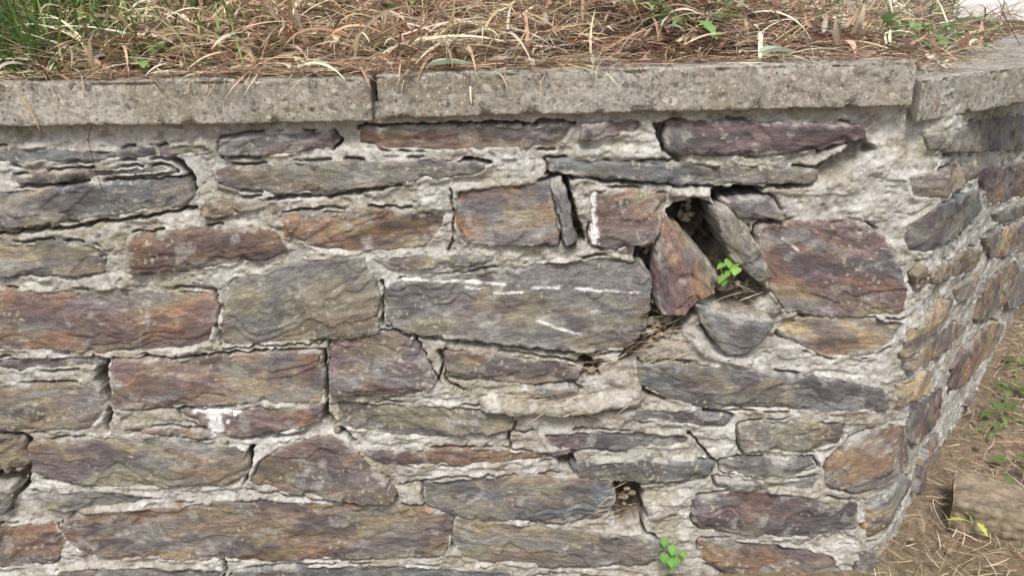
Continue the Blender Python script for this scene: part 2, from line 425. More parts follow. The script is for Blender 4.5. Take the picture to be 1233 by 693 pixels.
    if fine and si<len(ST):
        AP=np.concatenate([Q,p,p])
        for pl,w,so_ in veinsz:
            if (pl.max(0)<mn-.01).any() or (pl.min(0)>mx+.01).any(): continue
            dd=segdist(AP,pl,False)+(fbm(AP[:,0]*70,AP[:,1]*70,3,5)-.5)*w*(0.8 if so_ else 1.6)
            ve=(1-sm(w*0.35,w*(.75 if so_ else 1.1),dd))*(1.0*sm(.22,.38,fbm(AP[:,0]*90,AP[:,1]*45,3,15)) if so_ else sm(.36,.5,fbm(AP[:,0]*45,AP[:,1]*90,3,15)))
            col=lerp(col,(0.82,0.81,0.80),ve)
    T1.append(rgba(col))
    tot=nq+2*m_
    GR.append(np.stack([U_-jx+si*3.17,V_+si*1.3,np.full(tot,si*0.77)+np.concatenate([n,nfront,np.full(m_,-.07)])],-1))
    base+=tot
wall=empty("stone_wall")
mkobj("slate_stones",np.concatenate(V),F,MS,wall,True,dict(tint=('FLOAT_COLOR',np.concatenate(T1)),grain=('FLOAT_VECTOR',np.concatenate(GR))))
print("stone verts",base)
# ---------------------------------------------------------------- mortar bed
sc=np.concatenate([np.arange(-3.2,-1.15,0.02),np.arange(-1.15,1.25,0.0024),np.arange(1.25,2.5,0.005),np.arange(2.5,3.4,0.02)])
zr=np.arange(-0.06,1.075,0.0024)
SS,ZZ=np.meshgrid(sc,zr)
N=-0.0008+(fbm(SS*9,ZZ*12,3,3)-0.5)*0.010+(fbm(SS*34,ZZ*44,4,40)-0.5)*0.007+(fbm(SS*190,ZZ*190,2,60)-0.5)*0.002
TR=fbm(SS*14,ZZ*38,3,77); N+=sm(0.52,0.545,TR)*0.003+sm(0.44,0.46,TR)*0.0015
N-=sm(.66,.74,fbm(SS*95,ZZ*95,2,78))*.003
N-=sm(XC,XC+.08,SS)*.003
CAV=np.zeros_like(N)
crackn=fbm(SS*14,ZZ*14,3,200)
for p in outl:
    mn=p.min(0)-0.012;mx=p.max(0)+0.012
    i0,i1=np.searchsorted(sc,[mn[0],mx[0]]); j0,j1=np.searchsorted(zr,[mn[1],mx[1]])
    if i1<=i0 or j1<=j0: continue
    P=np.stack([SS[j0:j1,i0:i1].ravel(),ZZ[j0:j1,i0:i1].ravel()],-1)
    pp=p if len(p)<160 else p[::2]
    d=segdist(P,pp); ins=inside(P,pp); sd=np.where(ins,-d,d).reshape(j1-j0,i1-i0)
    sub=N[j0:j1,i0:i1]; cn=crackn[j0:j1,i0:i1]
    sub-=sm(0.005,0.012,-sd)*0.03
    band=np.exp(-((sd-0.0005)/0.0028)**2)
    sub-=band*sm(0.53,0.60,cn)*0.020
    sub+=np.exp(-((sd+0.001)/0.006)**2)*sm(0.45,0.37,cn)*0.005
def local(pts,w):
    p=np.array([wall_sz(*q) for q in pts])
    mn=p.min(0)-w*3-0.01; mx=p.max(0)+w*3+0.01
    i0,i1=np.searchsorted(sc,[mn[0],mx[0]]); j0,j1=np.searchsorted(zr,[mn[1],mx[1]])
    P=np.stack([SS[j0:j1,i0:i1].ravel(),ZZ[j0:j1,i0:i1].ravel()],-1)
    return p,P,slice(j0,j1),slice(i0,i1)
def carve(pts,w,depth,closed=False,soil=1.0):
    w=w*0.00165; p,P,J,I=local(pts,w)
    P2=P+np.stack([(fbm(P[:,0]*50,P[:,1]*50,3,9)-.5),(fbm(P[:,0]*50,P[:,1]*50,3,19)-.5)],-1)*0.016
    d=segdist(P2,p,closed)
    if closed: d=np.where(inside(P2,p),0,d)
    k=(1-sm(w*0.35,w*1.1,d)).reshape(SS[J,I].shape)
    rub=1+ (fbm(SS[J,I]*60,ZZ[J,I]*60,3,99)-.5)*(0.9 if closed else .3)
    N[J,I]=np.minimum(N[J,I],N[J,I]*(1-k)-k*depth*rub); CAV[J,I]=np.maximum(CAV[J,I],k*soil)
HOLES=[([(805,252),(830,242),(852,248),(856,270),(868,300),(858,318),(845,300),(815,266)],5,0.085,.95),
([(858,232),(905,218),(914,236),(866,244)],5,0.07,.95),
([(858,300),(880,312),(912,340),(925,352),(905,372),(845,355),(858,345),(864,330)],4,0.04,.75),
([(775,372),(820,378),(835,372),(815,395),(790,412),(765,430),(750,432)],6,0.05,.75),
([(784,300),(790,330),(786,365),(778,365)],3,.05,.95),
([(700,432),(722,436),(718,452),(700,452)],4,0.06,.9),
([(735,582),(765,580),(775,620),(745,630),(740,610)],5,0.05,.9),
([(294,547),(303,538),(302,560),(295,580)],2,0.05,1),
([(205,190),(218,198),(232,215),(234,236),(226,212)],2.5,0.045,1),
([(0,512),(34,526),(38,560),(34,580),(10,600),(-30,620)],4,0.045,.8),
([(668,222),(680,216),(700,290),(684,296)],4,0.05,.9),
([(672,545),(690,545),(690,562),(675,560)],3,0.04,.8),
([(116,430),(130,434),(130,480),(134,498),(124,480)],2.5,0.035,.8),
([(768,292),(792,290),(787,318),(768,312)],3,0.05,.9),
([(790,150),(806,146),(812,170),(800,182)],3,0.035,.4),
([(985,205),(1040,170),(1050,180),(1000,212)],4,0.03,.3),
([(1180,345),(1172,388)],3,0.04,.9)]
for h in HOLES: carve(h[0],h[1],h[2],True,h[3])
CR=[([(262,350),(262,385),(266,415)],2.6,.035),([(136,432),(220,431),(300,423),(388,419),(394,455),(392,500),(410,520)],3.0,.035),
([(390,490),(405,515),(425,530)],4,.04),([(160,280),(200,276)],2,.02),([(340,256),(400,248)],1.6,.02),([(660,208),(760,220),(860,224),(960,224),(1000,190)],3,.035),
([(430,152),(600,149),(690,148)],3,.025),([(545,620),(546,660)],3,.035),([(500,205),(560,193),(590,196)],3,.035),([(320,238),(400,236),(480,222)],2.4,.025),
([(935,262),(920,300),(930,350),(948,375)],2.2,.025),([(985,180),(1042,168)],3,.035),([(526,462),(535,440),(530,424)],3,.03),
([(640,520),(612,518),(615,540)],2.6,.025),([(770,435),(775,470),(800,480)],3,.035),([(0,282),(80,274),(160,262),(235,250)],2.6,.03),([(0,583),(40,590),(70,600)],3,.03),
([(480,585),(530,575),(620,570)],2,.02),([(830,520),(850,545),(862,556)],2.2,.025),([(690,580),(780,582),(850,575)],2.2,.025),([(130,517),(135,490)],2.5,.03),
([(1088,382),(1040,383),(960,378)],2,.02),([(400,158),(412,170),(402,182)],2.5,.03),([(268,188),(262,170)],2,.03),([(410,400),(450,395),(500,405),(530,465)],2,.025),([(770,605),(775,640),(800,650)],3,.03),([(268,672),(272,690)],3,.03),([(560,468),(540,462),(536,420)],2.4,.03),([(600,495),(700,500),(770,490)],2.4,.025),
([(540,226),(548,260),(542,300)],1.6,.02),([(270,418),(380,412),(455,404)],1.6,.02),([(461,340),(462,390),(490,404),(560,411),(640,420),(720,426),(765,420)],2.2,.03),([(300,590),(400,602),(470,606)],2,.025)]
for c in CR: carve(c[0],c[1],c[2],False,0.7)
def bulge(pts,w,hh):
    w=w*0.00165; p,P,J,I=local(pts,w)
    d=segdist(P,p,False); N[J,I]+=(1-sm(w*.2,w*1.2,d)).reshape(SS[J,I].shape)*hh*(0.6+0.8*fbm(SS[J,I]*30,ZZ[J,I]*30,3,8))
bulge([(590,487),(680,492),(760,478)],13,.025); bulge([(1000,230),(1060,190),(1080,230)],25,.010); bulge([(690,250),(700,262)],16,.008); bulge([(700,183),(790,186)],9,.01)
bulge([(830,400),(850,425),(900,435)],9,.012); bulge([(790,615),(820,600)],16,.01); bulge([(935,355),(930,372)],8,.014); bulge([(740,455),(770,470)],10,.012); bulge([(500,235),(520,240)],18,.006); bulge([(810,232),(850,232)],6,.02)
s_=SS.ravel(); z_=ZZ.ravel(); n_=N.ravel()
mc=np.tile(np.array([.43,.415,.375]),(len(s_),1))
mc=lerp(mc,(.52,.505,.47),sm(.4,.6,fbm(s_*6,z_*8,4,301)))
mc=lerp(mc,(.35,.32,.265),sm(.46,.64,fbm(s_*16,z_*22,5,302))*.65)
mc=lerp(mc,(.31,.285,.195),sm(.53,.68,fbm(s_*9,z_*12,5,303))*.5)
mc=lerp(mc,(.62,.61,.58),sm(.55,.68,fbm(s_*24,z_*28,4,304))*.6)
mc=lerp(mc,(.22,.19,.145),sm(.59,.71,fbm(s_*40,z_*44,4,305))*.55)
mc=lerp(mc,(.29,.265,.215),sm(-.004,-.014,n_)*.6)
mc=mc*(0.84+.32*fbm(s_*150,z_*150,2,306))[:,None]
sandp=rng.random(len(s_)); mc=lerp(mc,(.17,.14,.11),(sandp>.975)*.5); mc=lerp(mc,(.68,.66,.6),(sandp<.02)*.5)
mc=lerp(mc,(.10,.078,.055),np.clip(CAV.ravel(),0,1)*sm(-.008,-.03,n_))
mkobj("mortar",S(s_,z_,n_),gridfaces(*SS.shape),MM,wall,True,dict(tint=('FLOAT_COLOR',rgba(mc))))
# loose rubble inside the broken pocket
def chunk(bm,c,r,sq=(1,.7,.6)):
    ret=bmesh.ops.create_icosphere(bm,subdivisions=2,radius=r)
    rot=Matrix.Rotation(random.uniform(0,6),3,Vector((random.random(),random.random(),random.random())))
    sd=random.uniform(0,99)
    for v in ret['verts']:
        q=v.co.copy(); f=0.75+0.5*float(fbm(q.x/r*1.1+sd,q.y/r*1.1+q.z/r,2,3)); q=Vector((round(q.x/r*2.2)/2.2*r*.5+q.x*.5,q.y,q.z))
        q=Vector((q.x*sq[0],q.y*sq[1],q.z*sq[2]))*f; v.co=rot@q+Vector(c)
def mat_simple(name,a,b_,sc_=60,d=.006):
    m=NT(name); c=m.coord(); n=m.noise(c,sc_,4,.7); return m.fin(m.mix(m.rng(n,.35,.65),a,b_),.95,m.bump(n,.8,d))
MRUB=mat_simple("mortar_rubble",(.38,.34,.28),(.18,.14,.10))
bm=bmesh.new()
for (cx,cy,sx,sy,k,dep) in ((795,400,22,18,40,-.022),(835,265,14,14,14,-.065),(885,345,24,10,20,-.025),(755,600,12,16,10,-.03),(712,445,8,6,5,-.03),(780,300,6,8,4,-.03),(400,515,10,8,5,-.02),(18,575,18,22,9,-.03)):
    for i in range(k):
        a,b=wall_sz(random.gauss(cx,sx*.5),random.gauss(cy,sy*.5)); chunk(bm,S(np.array(a),np.array(b),dep+random.uniform(-.01,.02)),random.uniform(.003,.012))
me=bpy.data.meshes.new("rubble"); bm.to_mesh(me); me.materials.append(MRUB); ob=bpy.data.objects.new("rubble",me); scene.collection.objects.link(ob); ob.parent=wall
# ---------------------------------------------------------------- coping slabs
def slab(name,P0,P1,zb,zt,depth,parent,miter=0.0,seed=0,step=0.0036,droop=0.0):
    P0=np.array(P0[:2],float);P1=np.array(P1[:2],float);L=np.linalg.norm(P1-P0);t=(P1-P0)/L;nin=np.array([-t[1],t[0]])
    n=max(8,int(L/step))
    hb=zt[0]-zb[0]; r=0.005; prof=[]
    def line(a,b):
        k=max(1,int(np.hypot(b[0]-a[0],b[1]-a[1])/step))
        for i in range(k): prof.append((a[0]+(b[0]-a[0])*i/k,a[1]+(b[1]-a[1])*i/k))
    def arc(cx,cy,a0):
        for i in range(4):
            a=a0+math.pi/2*i/4; prof.append((cx+r*math.cos(a),cy+r*math.sin(a)))
    line((0,hb-r),(0,r)); arc(r,r,math.pi); line((r,0),(depth-r,0)); arc(depth-r,r,1.5*math.pi); line((depth,r),(depth,hb-r)); arc(depth-r,hb-r,0); line((depth-r,hb),(r,hb)); arc(r,hb-r,math.pi/2)
    prof=np.array(prof); m=len(prof)
    cpt=np.array([depth/2,hb/2]); tan=np.roll(prof,-1,0)-np.roll(prof,1,0); nor=np.stack([tan[:,1],-tan[:,0]],-1); nor/=np.linalg.norm(nor,axis=1)[:,None]+1e-9
    if ((prof-cpt)*nor).sum()<0: nor=-nor
    per=np.arange(m)*step
    ls=np.linspace(0,L,n)
    ls=np.concatenate([[0,0.0015],ls[1:-1],[L-0.0015,L]]); n=len(ls)
    LL,PP=np.meshgrid(ls,per,indexing='ij')
    pit=sm(.74,.82,fbm(LL*120,PP*120,2,seed+40))
    dsp=(fbm(LL*8+seed,PP*8,3,seed)-.5)*0.005+(fbm(LL*60+seed,PP*60,3,seed+4)-.5)*0.003+(fbm(LL*220,PP*220,2,seed+6)-.5)*0.0025-pit*.003
    corner=np.exp(-(np.minimum(np.abs(prof[:,1]-hb),np.abs(prof[:,1]))/0.010)**2)*np.exp(-(prof[:,0]/0.010)**2)
    chip=sm(0.56,0.75,fbm(LL*26,PP*9,3,seed+70))*corner[None,:]*0.010
    endf=np.minimum(LL,L-LL); endr=np.where(endf<0.006,(1-np.sqrt(np.clip(1-(1-endf/0.006)**2,0,1)))*0.006,0)
    dsp=dsp-chip-endr
    w=prof[None,:,0]+nor[None,:,0]*dsp; q=prof[None,:,1]+nor[None,:,1]*dsp
    f=LL/L
    along=LL+(1-f)*w*miter
    X=P0[0]+t[0]*along+nin[0]*w; Y=P0[1]+t[1]*along+nin[1]*w
    Z=(zb[0]*(1-f)+zb[1]*f)+q*((zt[0]-zb[0])*(1-f)+(zt[1]-zb[1])*f)/hb+droop*w
    verts=np.stack([X,Y,Z],-1).reshape(-1,3)
    l_=LL.ravel()+seed*3; p_=PP.ravel()
    cc=np.tile(np.array([.31,.29,.245]),(len(l_),1)); cc=lerp(cc,(.38,.36,.315),sm(.4,.6,fbm(l_*5,p_*9,4,11)))
    cc=lerp(cc,(.25,.23,.16),sm(.48,.66,fbm(l_*10,p_*14,5,12))*.6)
    cc=lerp(cc,(.46,.44,.39),sm(.58,.70,fbm(l_*26,p_*26,4,13))*.5)
    cc=lerp(cc,(.15,.13,.11),pit.ravel()*.7)
    cc=cc*(.80+.40*fbm(l_*110,p_*110,2,14))[:,None]
    fs=[]
    for i in range(n-1):
        a=i*m; b=(i+1)*m
        for k in range(m):
            k2=(k+1)%m; fs.append([a+k,a+k2,b+k2,b+k])
    fs.append(list(range(m))[::-1]); fs.append([(n-1)*m+k for k in range(m)])
    return mkobj(name,verts,fs,MC,parent,True,dict(tint=('FLOAT_COLOR',rgba(cc))))
cop=empty("coping"); YF=-0.032
xa1=float(on_y(447,120,YF)[0]); xb0=float(on_y(454.5,120,YF)[0]); xb1=float(on_y(1103,100,YF)[0])
DEP=0.24
def lin(p1,p2,x):
    a=on_y(*p1,YF);b=on_y(*p2,YF); return float(a[2]+(b[2]-a[2])*(x-a[0])/(b[0]-a[0]))
xa0=xa1-1.06
zA=[lin((0,153),(445,147),x) for x in (xa0,xa1)]; zAt=[lin((0,99),(445,93),x) for x in (xa0,xa1)]
slab("slab_1",(xa0,YF),(xa1,YF),zA,zAt,DEP,cop,seed=3)
zB=[lin((455,143),(1088,129),x) for x in (xb0,xb1)]; zBt=[lin((455,90),(1100,73),x) for x in (xb0,xb1)]
slab("slab_2",(xb0,YF),(xb1,YF),zB,zBt,DEP,cop,seed=8)
AC=R(36); c0=np.array([xb1+0.007,YF-0.012]); c1=c0+0.62*np.array([math.cos(AC),math.sin(AC)])
zc0=float(on_y(1106,149,c0[1])[2]); zct=float(on_y(1106,95,c0[1])[2])
slab("slab_3",c0,c1,[zc0,zc0-0.004],[zct,zct-0.004],DEP+0.03,cop,miter=math.tan(AC),seed=13,droop=0.01)
cdir=np.array([math.cos(A),math.sin(A)]); st_=c1+cdir*0.008+np.array([-.03,.02])
for k in range(3):
    e_=st_+cdir*0.95; slab("slab_%d"%(4+k),st_,e_,[zc0-.004,zc0+.002],[zct-.004,zct+.002],DEP,cop,seed=20+k,step=0.008,droop=0.0); st_=e_+cdir*0.008
x1=xa0-0.008
for k in range(2):
    slab("slab_%d"%(8+k),(x1-1.05,YF),(x1,YF),[zA[0]]*2,[zAt[0]]*2,DEP,cop,seed=30+k,step=0.008); x1-=1.058
ZT=zAt[1]; print("ztop",zAt,zBt,zc0,zct,"XC",XC)
# ---------------------------------------------------------------- ground & garden terrain
def axis(fine0,fine1,fs,lo,hi):
    a=[fine0]; st=fs
    while a[-1]>lo: st*=1.35; a.append(a[-1]-st)
    b=list(np.arange(fine0+fs,fine1,fs)); st=fs
    c=[b[-1]]
    while c[-1]<hi: st*=1.35; c.append(c[-1]+st)
    return np.array(a[::-1]+b+c[1:])
gx=axis(0.5,2.6,0.012,-80,80); gy=axis(-0.6,2.4,0.012,-80,150)
GX,GY=np.meshgrid(gx,gy)
GZ=(fbm(GX*5,GY*5,3,2)-.5)*0.03+(fbm(GX*40,GY*40,3,7)-.5)*0.022
mkobj("ground",np.stack([GX.ravel(),GY.ravel(),GZ.ravel()],-1),gridfaces(*GX.shape),MGR)
hx=axis(-1.3,1.8,0.010,-4.4,60); hx=hx[hx>-4.6]; hy=axis(0.0,1.4,0.010,-0.1,60)
HX,HY=np.meshgrid(hx,hy)
def depth_in(x,y):
    sx,sy,_,_=plan(XC+SA); d2=-(x-sx)*math.sin(A)+(y-sy)*math.cos(A)
    return np.minimum(y,d2)
def garden_h(x,y):
    d=depth_in(x,y)
    front=ZT-0.030+sm(0.0,0.30,d)*0.02
    left=sm(1.0,0.2,x)
    m=sm(0.10,0.7,d)*(0.035+0.13*left)+sm(0.6,2.5,d)*0.25*sm(0.9,-0.2,x)
    lump=((fbm(x*7,y*7,3,31)-.5)*0.09*sm(0.05,0.35,d)+(fbm(x*45,y*45,3,33)-.5)*0.03)*(1-.8*sm(1.2,2.5,y))
    spill=sm(-0.01,0.10,d-0.05+(fbm(x*9,y*9,2,55)-.5)*0.12)*0.045*(0.5+0.5*left)
    return front+m+lump+spill-sm(0.5,1.1,x)*0.022
HZ=garden_h(HX,HY)
di=depth_in(HX,HY); keep=(di>0.015)
fa=sm(-3.0,-4.3,HX); HZ=HZ*(1-fa)-0.05*fa
fs_=gridfaces(*HX.shape); kk=keep.ravel()[fs_].all(1)
mkobj("garden_bed",np.stack([HX.ravel(),HY.ravel(),HZ.ravel()],-1),fs_[kk],MSOIL)
MPATH=mat_simple("pale_concrete",(.72,.70,.66),(.82,.80,.77),30,.002)
bm=bmesh.new(); zt_=ZT+.075
q=[(1.85,2.0),(2.38,2.1),(24,29.0),(20,32)]
top=[bm.verts.new((x,y,zt_)) for x,y in q]; bot=[bm.verts.new((x,y,zt_-.15)) for x,y in q]
bm.faces.new(top); bm.faces.new(bot[::-1])
for i in range(4): bm.faces.new([top[i],bot[i],bot[(i+1)%4],top[(i+1)%4]])
bmesh.ops.recalc_face_normals(bm,faces=bm.faces)
bmesh.ops.bevel(bm,geom=[e for e in bm.edges],offset=.015,segments=2,affect='EDGES')
me=bpy.data.meshes.new("concrete_path"); bm.to_mesh(me); me.materials.append(MPATH); ob=bpy.data.objects.new("concrete_path",me); scene.collection.objects.link(ob)
# ---------------------------------------------------------------- plants
class Strips:
    def __init__(s): s.v=[];s.f=[];s.c=[];s.n=0
    def blade(s,root,az,el,L,w,bend,col,seg=6,curl=0.0,taper=True,flat=None):
        px,py,pz=float(root[0]),float(root[1]),float(root[2]); a=az; e=el; h=L/seg
        tw=random.uniform(-.8,.8) if flat is None else flat; ct=math.cos(tw); stw=math.sin(tw)
        for i in range(seg+1):
            f=i/seg; ww=w*(1-f*f*0.9 if taper else 1)*0.5*(0.6+0.4*min(1,f*4))
            sx=-math.sin(a)*ct*ww; sy=math.cos(a)*ct*ww; sz=stw*ww
            s.v.append((px-sx,py-sy,pz-sz)); s.v.append((px+sx,py+sy,pz+sz)); s.c+=[col,col]
            ce=math.cos(e); px+=math.cos(a)*ce*h; py+=math.sin(a)*ce*h; pz+=math.sin(e)*h
            e-=bend/seg*(0.5+f); a+=curl/seg
        for i in range(seg):
            b=s.n+2*i; s.f.append([b,b+1,b+3,b+2])
        s.n+=2*(seg+1)
    def leaf(s,base,az,el,L,W,col,fold=0.25,droop=0.4,lobes=0):
        base=np.array(base,float); n=7; p=base.copy(); e=el
        col2=tuple(np.array(col)*1.25)
        for i in range(n+1):
            f=i/n; d=np.array([math.cos(az)*math.cos(e),math.sin(az)*math.cos(e),math.sin(e)])
            up=np.array([-math.cos(az)*math.sin(e),-math.sin(az)*math.sin(e),math.cos(e)]); sd=np.array([-math.sin(az),math.cos(az),0])
            ww=W*0.5*math.sin(math.pi*min(1,f**0.75*0.97+0.03))
            if lobes and i%2: ww*=0.62
            s.v+=[tuple(p-sd*ww+up*ww*fold),tuple(p),tuple(p+sd*ww+up*ww*fold)]; s.c+=[col,col2,col]
            p=p+d*L/n; e-=droop/n
        for i in range(n):
            b=s.n+3*i; s.f+=[[b,b+1,b+4,b+3],[b+1,b+2,b+5,b+4]]
        s.n+=3*(n+1)
    def make(s,name,mat,parent=None):
        return mkobj(name,np.array(s.v),s.f,mat,parent,True,dict(tint=('FLOAT_COLOR',np.array([[*c,1] for c in s.c]))))
def jit(c,a=.2):
    k=random.uniform(1-a,1+a); return tuple(min(.9,x*k*random.uniform(.93,1.07)) for x in c)
TAN=(0.58,0.44,0.28); PALE=(0.80,0.70,0.52); PINK=(0.46,0.30,0.215); RED=(0.27,0.145,0.10); DBR=(0.16,0.10,0.07); GRY=(0.40,0.35,0.29)
U=random.uniform
st=Strips()
NB=25000
bx=rng.uniform(-1.45,1.95,NB); by=np.where(rng.random(NB)<.8,np.abs(rng.normal(0,1,NB))*0.36-0.02,rng.uniform(0,1.8,NB))
bd=depth_in(bx,by); bz=garden_h(bx,by); clump=fbm(bx*9,by*9,3,123)
for i in range(NB):
    x=bx[i];y=by[i];d=bd[i]
    if d<0.012: continue
    if d<0.1 and x>0.2 and random.random()<0.6: continue
    if x>0.75 and random.random()<.3: continue
    zg=bz[i]+U(0.0,0.035)*(clump[i]*2)
    if d<0.2 and x<0.7: zg=max(zg,ZT+0.004+U(0,.012))
    red=float(sm(-0.1,0.2,x)*(1-sm(0.7,0.95,x)))
    r=random.random()+ (clump[i]-.5)*1.2
    if r<0.20+0.42*red: col=random.choice([RED,PINK,DBR,PINK,RED])
    elif r<0.85: col=random.choice([TAN,TAN,PALE,PINK])
    else: col=random.choice([GRY,PALE,PALE])
    L=U(.03,.16)*(1.5 if random.random()<.15 else 1)*(0.75 if x>.3 else 1)
    st.blade((x,y,zg),U(0,6.283),U(-.1,.5)*(1.6 if random.random()<.2 else .7),L,U(.0012,.0034) if random.random()<.85 else U(.004,.008),U(0,1.2),jit(col,.35),5,U(-1.2,1.2))
# thinner straw farther back on the right so no bare soil shows
fx=rng.uniform(.3,4.5,5000); fy=rng.uniform(1.0,5.5,5000); fd=depth_in(fx,fy); fz=garden_h(fx,fy)
for i in range(5000):
    if fd[i]<.1: continue
    st.blade((fx[i],fy[i],fz[i]),U(0,6.28),U(0,.9),U(.08,.25),U(.003,.009),U(0,1.2),jit(random.choice([TAN,PINK,PALE,GRY,(.2,.26,.09)]),.3),4,U(-1,1))
for i in range(950):
    x=random.choice([random.gauss(-0.72,.13),random.gauss(-0.45,.2),random.gauss(-0.1,.3),U(-1.2,.5)]); y=U(0.05,0.6)
    zg=float(garden_h(np.array(x),np.array(y)))+U(0,.05)
    st.blade((x,y,zg),random.choice([U(-2.9,-0.2),U(0,6.28)]),U(-.1,1.0),U(.08,.22),U(.004,.011),U(.5,1.9),jit(random.choice([TAN,PALE,TAN,PINK,PALE]),.25),9,U(-.7,.7))
for i in range(1500):
    x=U(-1.1,0.75)
    if x>0.1 and random.random()<.45: continue
    st.blade((x,U(-.026,.06),ZT+U(.002,.016)),random.choice([U(-.6,.6),U(2.5,3.7),U(0,6.28)]),U(-.03,.12),U(.02,.10),U(.001,.003),U(0,.2),jit(random.choice([TAN,PINK,PALE,RED,DBR]),.25),5,U(-.7,.7))
for i in range(800):
    x=U(-1.1,1.3); y=U(.02,.5)
    if float(depth_in(np.array(x),np.array(y)))<.05: continue
    st.leaf((x,y,max(ZT+.01,float(garden_h(np.array(x),np.array(y)))+U(.01,.045))),U(0,6.28),U(-.2,.9),U(.02,.07),U(.008,.02),jit(random.choice([TAN,PALE,PINK,RED,GRY]),.25),U(-.6,.8),U(-1,2))
st.make("dead_grass",MST)
g=Strips()
GREENS=[(0.12,0.20,0.05),(0.17,0.26,0.07),(0.25,0.33,0.11),(0.09,0.155,0.045)]
for i in range(900):
    x=-0.95+random.gauss(0,.12) if i<640 else U(-1.4,-.45); y=U(.03,.45); zg=float(garden_h(np.array(x),np.array(y)))
    g.blade((x,y,zg),U(0,6.28),U(.5,1.5),U(.07,.22),U(.003,.008),U(.3,1.9),jit(random.choice(GREENS),.25),7,U(-.5,.5))
for i in range(420):
    x=random.choice([random.gauss(-.25,.12),random.gauss(.3,.1),random.gauss(.85,.15),random.gauss(.95,.2),U(-.6,1.3)]); y=U(.2,.9)
    if float(depth_in(np.array(x),np.array(y)))<.1: continue
    g.blade((x,y,float(garden_h(np.array(x),np.array(y)))),U(0,6.28),U(.4,1.4),U(.04,.12),U(.002,.005),U(.3,1.6),jit(random.choice(GREENS),.25),6)
g.make("green_grass",MGN)
def topz(x,y): return float(garden_h(np.array(x),np.array(y)))
def rosette(name,x,y,z,n,L,W,col,el=(.1,.9),lob=1):
    s=Strips()
    for i in range(n):
        az=6.283*i/n+U(-.4,.4); l=L*U(.7,1.2); b=(x+U(-.01,.01),y+U(-.01,.01),z); e=U(*el)
        s.blade(b,az,e,l*.5,.0016,.2,jit(col,.15),4,0,False)
        s.leaf((b[0]+math.cos(az)*math.cos(e)*l*.45,b[1]+math.sin(az)*math.cos(e)*l*.45,b[2]+math.sin(e)*l*.42),az,e-.3,l,W*U(.8,1.2),jit(col,.2),.25,U(.3,.9),lob)
    return s.make(name,MGN)
s=Strips()
for k in range(44):
    x=-0.98+random.gauss(0,.07); y=U(.01,.2); z=topz(x,y)+.02; az=U(0,6.28); e=U(.5,1.3); L=U(.07,.14); p=np.array([x,y,z])
    col=jit((.12,.23,.08),.25)
    s.blade(p,az,e,L,.0015,.9,col,8,0,False)
    for i in range(14):
        dd=np.array([math.cos(az)*math.cos(e),math.sin(az)*math.cos(e),math.sin(e)]); p=p+dd*L/14; e-=.9/14
        for sg in (-1,1): s.leaf(p,az+sg*1.25,e*.5+.1,.020*(1-i/18),.006,col,.1,.3)
s.make("fern_plant",MGN)
for (x,y,n,L,W) in ((-.68,.06,5,.07,.04),(.37,.20,10,.08,.028),(.30,.24,8,.07,.026),(.78,.24,9,.07,.026),(.95,.38,9,.07,.026),(-.75,.26,8,.07,.025),(1.1,.52,9,.07,.026),(.44,.26,9,.08,.026),(.88,.30,8,.06,.025),(1.0,.46,9,.07,.03),(-.2,.3,7,.06,.022)):
    rosette("weed_plant",x,y,topz(x,y)+.035,n,L,W,(.22,.34,.13))
s=Strips()
for px,sz in ((535,.085),(935,.07)):
    p=on_y(px-22,80 if px<600 else 72,-.02); s.leaf((p[0],-.018,ZT+.016 if px<600 else ZT+.026),.05,.1,sz,.05,(.50,.60,.43),.35,.2)
s.make("fallen_leaf",MGN)
def wp(px,py,n=0.0):
    a,b=wall_sz(px,py); return S(np.array(a),np.array(b),n)
def wallplant(name,pts,root,col,size):
    s=Strips(); r=wp(*root,-.02)
    for (px,py) in pts:
        t=wp(px,py,U(.015,.04)); d=t-r; L=np.linalg.norm(d); az=math.atan2(d[1],d[0]); e=math.asin(d[2]/L)
        s.blade(r,az,e,L,.0016,0,jit(col,.1),4,0,False)
        sz=size*U(.8,1.2); az2=random.choice([-1.9,-1.2,-.4,-2.7])+U(-.3,.3)
        s.leaf(t-np.array([math.cos(az2),math.sin(az2),0])*sz*.3,az2,U(-.9,-.1),sz,sz*.85,jit(col,.15),.12,.5)
    s.make(name,MGN)
wallplant("ivy_sprig",[(866,312),(874,308),(884,310),(864,324),(873,320),(881,316),(868,330)],(868,316),(.25,.44,.11),.023)
wallplant("ivy_sprig",[(798,640),(806,645),(818,655),(803,660),(812,663),(797,655),(800,690),(806,670)],(806,655),(.17,.33,.08),.026)
s=Strips()
for (cx,cy,sx,sy,n) in ((665,482,45,10,80),(790,405,28,22,110),(720,438,20,10,40),(640,468,50,6,30),(755,480,25,12,30),(745,600,14,20,22),(885,350,20,10,25)):
    for i in range(n):
        p=wp(random.gauss(cx,sx*.6),random.gauss(cy,sy*.6),U(.012,.035))
        s.blade(p,random.choice([0,math.pi])+U(-.25,.25),U(-.7,.7),U(.015,.07),U(.0007,.0015),U(-.6,.9),jit(random.choice([TAN,PALE,PINK,DBR]),.3),5,0)
s.make("caught_straw",MST)
s=Strips(); pl=[(112,148),(114,165),(119,185),(124,205),(131,224),(142,240),(158,250),(178,253)]
ps=[wp(x,y,.026) for x,y in pl]; ps[0]=on_y(112,146,-.03)
for a,b in zip(ps[:-1],ps[1:]):
    d=b-a;L=np.linalg.norm(d)
    for fl_ in (1.5,0): s.blade(a,math.atan2(d[1],d[0]),math.asin(d[2]/L),L*1.05,.0026,0,(.07,.05,.035),1,0,False,fl_)
s.make("dead_vine",MST)
